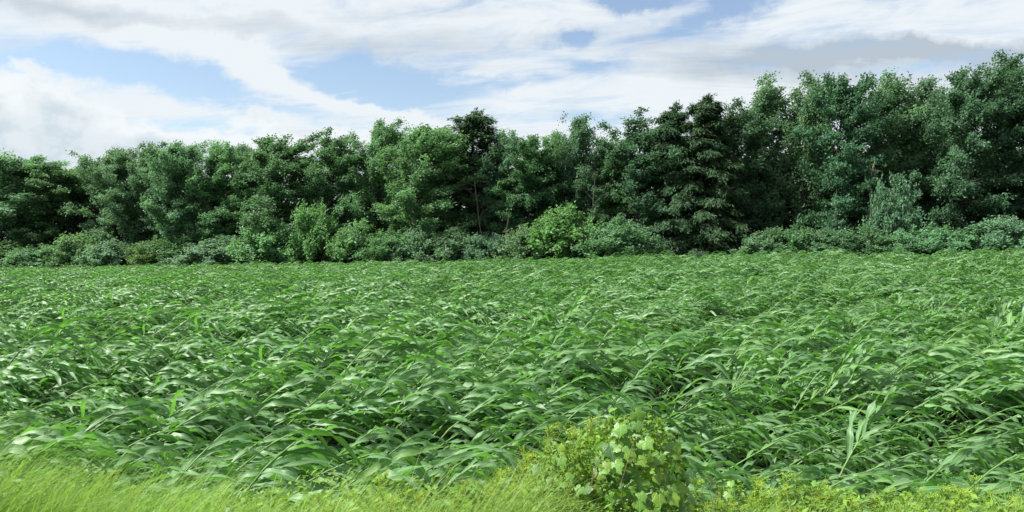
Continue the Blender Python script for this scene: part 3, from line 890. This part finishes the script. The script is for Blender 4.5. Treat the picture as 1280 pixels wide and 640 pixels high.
# small leafy herbs mixed through the grass
m = 16000
hx = rv.uniform(-5, 5, m); hy = rv.uniform(3.6, 6.5, m)
dens = vnoise(hx * 1.1 + 30, hy * 1.3)
kp = rv.random(m) < sstep(0.3, 0.75, dens) * 0.8 + 0.15
hx, hy, dens = hx[kp], hy[kp], dens[kp]; m = len(hx)
hz = gz(hx, hy) + np.interp(hx, [-5, -3.4, -1.0, 1.4, 5], [0.60, 0.58, 0.44, 0.36, 0.40]) * (0.25 + 0.85 * rv.random(m) ** 0.6) * (0.6 + 0.6 * dens)
V, Q = leaf_quads(np.stack([hx, hy, hz], -1), rv.normal(0, 0.6, (m, 3)) + np.array([0.6, 0, 0.1]), nrm(rv.normal(0, 0.4, (m, 3)) + np.array([-0.1, -0.2, 0.8])),
                  rv.uniform(0.025, 0.06, m), rv.uniform(0.012, 0.032, m), 0.15)
herbs = link('verge_herbs', make_mesh('verge_herbs', V, Q, M_WEED, rv.random(m), smooth=False), color=(1.45, 1.4, 0.9))
herbs['kind'] = 'stuff'; herbs['label'] = 'small broad leaves of herbs mixed into the near grass'; herbs['category'] = 'herbs'

def goldenrod_model(seed, plume):
    rg = np.random.default_rng(seed)
    t = np.linspace(0, 1, 8)
    P = np.stack([0.10 * t ** 1.6 + rg.normal(0, 0.006, 8), rg.normal(0, 0.006, 8), t * 0.9], -1)
    stem = make_mesh('goldenrod_stem', *tube(P, 0.0045 * (1 - 0.6 * t), 5), M_STEM)
    n = 210
    f = rg.uniform(0.12, 0.98, n)
    B = np.stack([np.interp(f, t, P[:, j]) for j in range(3)], -1)
    a = rg.uniform(0, 6.283, n)
    A = np.stack([np.cos(a) + 0.3, np.sin(a), rg.uniform(0.1, 1.1, n)], -1)
    V, Q = leaf_quads(B, A, np.array([0, 0, 1.0]) + rg.normal(0, 0.3, (n, 3)), rg.uniform(0.05, 0.10, n) * (1.1 - 0.5 * f), rg.uniform(0.009, 0.016, n), 0.1)
    fol = make_mesh('goldenrod_leaves', V, Q, M_WEED, rg.random(n), smooth=False)
    BP, parts = [], []
    nb = 30 if plume else 20
    for i in range(nb):
        fr = rg.uniform(0.74, 1.0); b = np.array([np.interp(fr, t, P[:, j]) for j in range(3)])
        a = rg.uniform(0, 6.283)
        d = nrm(np.array([math.cos(a) + 0.45, math.sin(a), rg.uniform(0.5, 1.3)])); ln = rg.uniform(0.06, 0.15) * (1.25 - fr * 0.55)
        q = np.stack([b, b + d * ln * 0.5, b + d * ln + np.array([0.015, 0, -0.005])])
        parts.append(tube(q, [0.0018, 0.0014, 0.0008], 3))
        s = rg.random((26 if plume else 12, 1))
        BP.append(b + d * ln * s + rg.normal(0, 0.006, (len(s), 3)))
    BP = np.concatenate(BP); n = len(BP)
    V, Q = leaf_quads(BP, rg.normal(0, 1, (n, 3)) + np.array([0, 0, 0.6]), nrm(rg.normal(0, 1, (n, 3))), rg.uniform(0.007, 0.014, n), rg.uniform(0.004, 0.008, n))
    Vm, Qm = merge([(V, Q)] + parts)
    head = make_mesh('goldenrod_plume', Vm, Qm, M_PLUME, rg.random(len(Qm)), smooth=False)
    return stem, fol, head
GOLD = [goldenrod_model(300 + i, i % 2 == 0) for i in range(5)]
def goldenrod(px_, top, d, label, group, color=(1, 1, 1), s=None):
    x, y = at_ground(px_, d)
    z = float(gz(x, y)); Ht = CAM_Z + (HORIZON - top) / F * d - z
    i = int(rv.integers(0, 5)) if s is None else s
    o = thing('goldenrod_plant', label, 'goldenrod', (x - 0.08, y, z - 0.02), group)
    k = Ht / 0.97
    o.scale = (max(0.75, min(1.15, k)),) * 2 + (k,)
    o.rotation_euler = (0, R(rv.uniform(0, 12)), R(rv.uniform(-50, 50)))
    for nm, me in zip(('stem', 'leaves', 'flower_plume'), GOLD[i]): link(nm, me, o, color=color)
    return o
Y1 = (1.25, 1.22, 0.9)
for px_, top, d, s, lab in (
    (628, 543, 4.9, 0, 'yellow-topped goldenrod standing apart at the left of the vine clump'),
    (612, 566, 4.7, 2, 'shorter goldenrod beside the yellow-topped one left of the vine clump'),
    (668, 515, 5.1, 1, 'tall thin green goldenrod left of the vine clump'),
    (700, 512, 5.0, 3, 'tall feathery goldenrod touching the left side of the vine clump'),
    (728, 508, 5.0, 1, 'tallest goldenrod behind the vine clump'),
    (712, 572, 4.75, 4, 'bright yellow goldenrod in front of the vine clump'),
    (722, 585, 4.6, 0, 'short yellow goldenrod at the lower left of the vine clump'),
    (694, 596, 4.55, 2, 'short dense goldenrod at the bottom left of the vine clump'),
    (655, 560, 4.8, 3, 'goldenrod with bare lower stem between the yellow one and the vine clump'),
    (682, 548, 4.8, 4, 'leafy goldenrod just left of the vine clump'),
    (466, 584, 5.0, 0, 'lone yellow goldenrod left of the centre by the corn edge'),
    (478, 606, 4.8, 2, 'low goldenrod at the foot of the lone yellow one')):
    goldenrod(px_, top, d, lab, 'goldenrods around the vine clump', Y1, s)
for i in range(22):
    px_ = rv.uniform(604, 722)
    goldenrod(px_, np.interp(px_, [600, 650, 700, 745], [585, 545, 525, 520]) + rv.uniform(0, 60), rv.uniform(4.75, 5.3), 'slender green goldenrod in the thicket left of the vine clump', 'goldenrods in the thicket left of the vine clump', (1.15, 1.2, 1.05))
for i in range(66):
    px_ = 858 + i * 6.6 + rv.uniform(-6, 6)
    zn = 'just right of the vine clump' if px_ < 980 else ('midway along the lower right bank' if px_ < 1130 else 'at the lower right corner')
    goldenrod(px_, 584 + 46 * rv.random() ** 0.7, rv.uniform(4.5, 5.3), 'light green feathery goldenrod ' + zn, 'goldenrods ' + zn, (0.95, 1.12, 1.15) if i % 3 else (1.15, 1.2, 0.95))
for i in range(40):
    px_ = rv.uniform(5, 600)
    goldenrod(px_, np.interp(px_, [0, 200, 400, 600], [572, 592, 606, 592]) + rv.uniform(0, 24), rv.uniform(4.7, 5.5), 'small yellowish goldenrod half sunk in the grass at lower left', 'goldenrods in the grass at lower left', Y1)

# climbing vine with lobed leaves
def vine_leaf_mesh(seed):
    rg = np.random.default_rng(seed)
    n = 20
    a = np.linspace(0, 2 * np.pi, n, endpoint=False)
    lobe = np.interp(np.abs((a + np.pi) % (2 * np.pi) - np.pi), R(1) * np.array([0, 18, 36, 60, 85, 115, 140, 180]), [1.12, 0.86, 0.74, 0.98, 0.78, 0.86, 0.80, 0.5])
    r = 0.5 * lobe * (1 + 0.05 * np.cos(10 * a)) + rg.normal(0, 0.014, n)
    r[n // 2] *= 0.55                                 # notch at the stalk
    X, Yy = np.cos(a) * r * 1.05 + 0.42, np.sin(a) * r
    Z = -0.28 * (Yy ** 2) - 0.22 * (X - 0.3) ** 2 + rg.normal(0, 0.018, n)
    V = np.concatenate([[[0.40, 0, 0.05]], np.stack([X, Yy, Z], -1)])
    Q = np.array([[0, 1 + i, 1 + (i + 1) % n] for i in range(n)])
    return make_mesh('vine_leaf', V, Q, M_VINE, np.full(n, rg.random()), smooth=True)
VLEAF = [vine_leaf_mesh(400 + i) for i in range(6)]
def vine(cxp, d, top, half_px, n_leaves, label, name='climbing_vine', size=(0.050, 0.105), cat='vine'):
    x, y = at_ground(cxp, d); z = float(gz(x, y))
    Ht = CAM_Z + (HORIZON - top) / F * d - z; Rx = half_px / F * d
    o = thing(name, label, cat, (x, y, z - 0.02))
    parts = []
    for i in range(16):
        t = np.linspace(0, 1, 9); a = rv.uniform(0, 6.283); rr = rv.uniform(0.2, 0.85)
        P = np.stack([np.cos(a) * Rx * rr * np.sin(t * 2.2) + 0.04 * np.sin(t * 9 + a), np.sin(a) * Rx * rr * np.sin(t * 2.0), t * Ht * rv.uniform(0.7, 0.97)], -1)
        parts.append(tube(P, 0.0045 * (1 - 0.6 * t), 5))
    link('stems', make_mesh('vine_stems', *merge(parts), M_STEM), o)
    nf = n_leaves * 9
    w = rv.uniform(0.02, 0.95, nf); a = rv.uniform(0, 6.283, nf)
    rr = np.sqrt(np.clip(1 - (np.maximum(0, w - 0.35) / 0.66) ** 2, 0.02, 1)) * rv.random(nf) ** 0.5 * 0.78
    FP = np.stack([np.cos(a) * Rx * rr + 0.05 * w, np.sin(a) * Rx * 0.8 * rr, w * Ht], -1)
    FV, FQ = leaf_quads(FP, rv.normal(0, 0.6, (nf, 3)) + np.array([0.4, 0, -0.1]), nrm(rv.normal(0, 0.5, (nf, 3)) + np.array([0, -0.2, 0.8])), rv.uniform(0.02, 0.05, nf), rv.uniform(0.014, 0.034, nf))
    fo = link('small_leaves', make_mesh('vine_small_leaves', FV, FQ, M_WEED, rv.random(nf), smooth=False), o, color=(1.35, 1.35, 0.8))
    fo['kind'] = 'stuff'
    for i in range(n_leaves):
        # over the outside of a lumpy mound, thinner inside
        u = rv.uniform(-1, 1); w = rv.uniform(0.34, 1.0)
        prof = math.sqrt(max(0.0, 1 - (max(0, w - 0.35) / 0.68) ** 2)) * (0.8 + 0.2 * math.sin(w * 9 + u))
        ang = rv.uniform(0, 6.283) if i % 2 else rv.uniform(3.3, 6.1)
        rr = prof * rv.uniform(0.5, 1.18)
        p = (math.cos(ang) * Rx * rr + 0.06 * w, math.sin(ang) * Rx * 0.8 * rr, w * Ht * (0.90 + 0.12 * math.sin(ang * 3 + 1.0) + rv.uniform(-0.04, 0.06)))
        s = rv.uniform(*size) * (1.15 if i % 7 == 0 else 1.0)
        young = (w > 0.72 and rv.random() < 0.55) or (math.cos(ang) > 0.0 and rv.random() < 0.5)
        col = (1.3, 1.38, 0.68) if rv.random() < 0.65 else (1.75, 1.5, 0.6) if young else ((0.62, 0.78, 0.72) if rv.random() < 0.45 else (0.95, 1.05, 0.8))
        lf = link('leaf', VLEAF[i % 6], o, p, col)
        nv = Vector((math.cos(ang) * 0.7, math.sin(ang) * 0.7 - 0.25, rv.uniform(0.25, 1.0))) + Vector(rv.normal(0, 0.25, 3))
        q = nv.to_track_quat('Z', 'X')
        e = q.to_euler(); lf.rotation_euler = e
        lf.rotation_euler.rotate_axis('Z', rv.uniform(-1.0, 1.0) + math.pi)
        lf.scale = (s, s, s)
    return o
vine(694, 4.35, 545, 70, 170, 'lower part of the vine tangle among goldenrods, left of the tall clump', 'low_vine', (0.035, 0.075))
vine(780, 4.4, 509, 104, 300, 'tall clump of climbing vine with lobed yellow-green leaves at the bottom centre')
vine(905, 5.0, 592, 40, 60, 'low patch of round-leaved vine right of the tall vine clump', 'low_vine', (0.04, 0.075))
vine(1010, 5.0, 598, 34, 45, 'small low vine patch with pale leaves among goldenrods at right', 'low_vine', (0.04, 0.07))
vine(432, 4.7, 612, 34, 40, 'low broad-leaved vine at the bottom left of the lone goldenrod', 'low_vine', (0.05, 0.09))
vine(85, 4.9, 575, 50, 40, 'yellowish vine leaves in the grass at the far lower left', 'low_vine', (0.035, 0.06))
vine(300, 4.7, 612, 40, 34, 'scattered vine leaves in the grass left of the centre', 'low_vine', (0.03, 0.055))
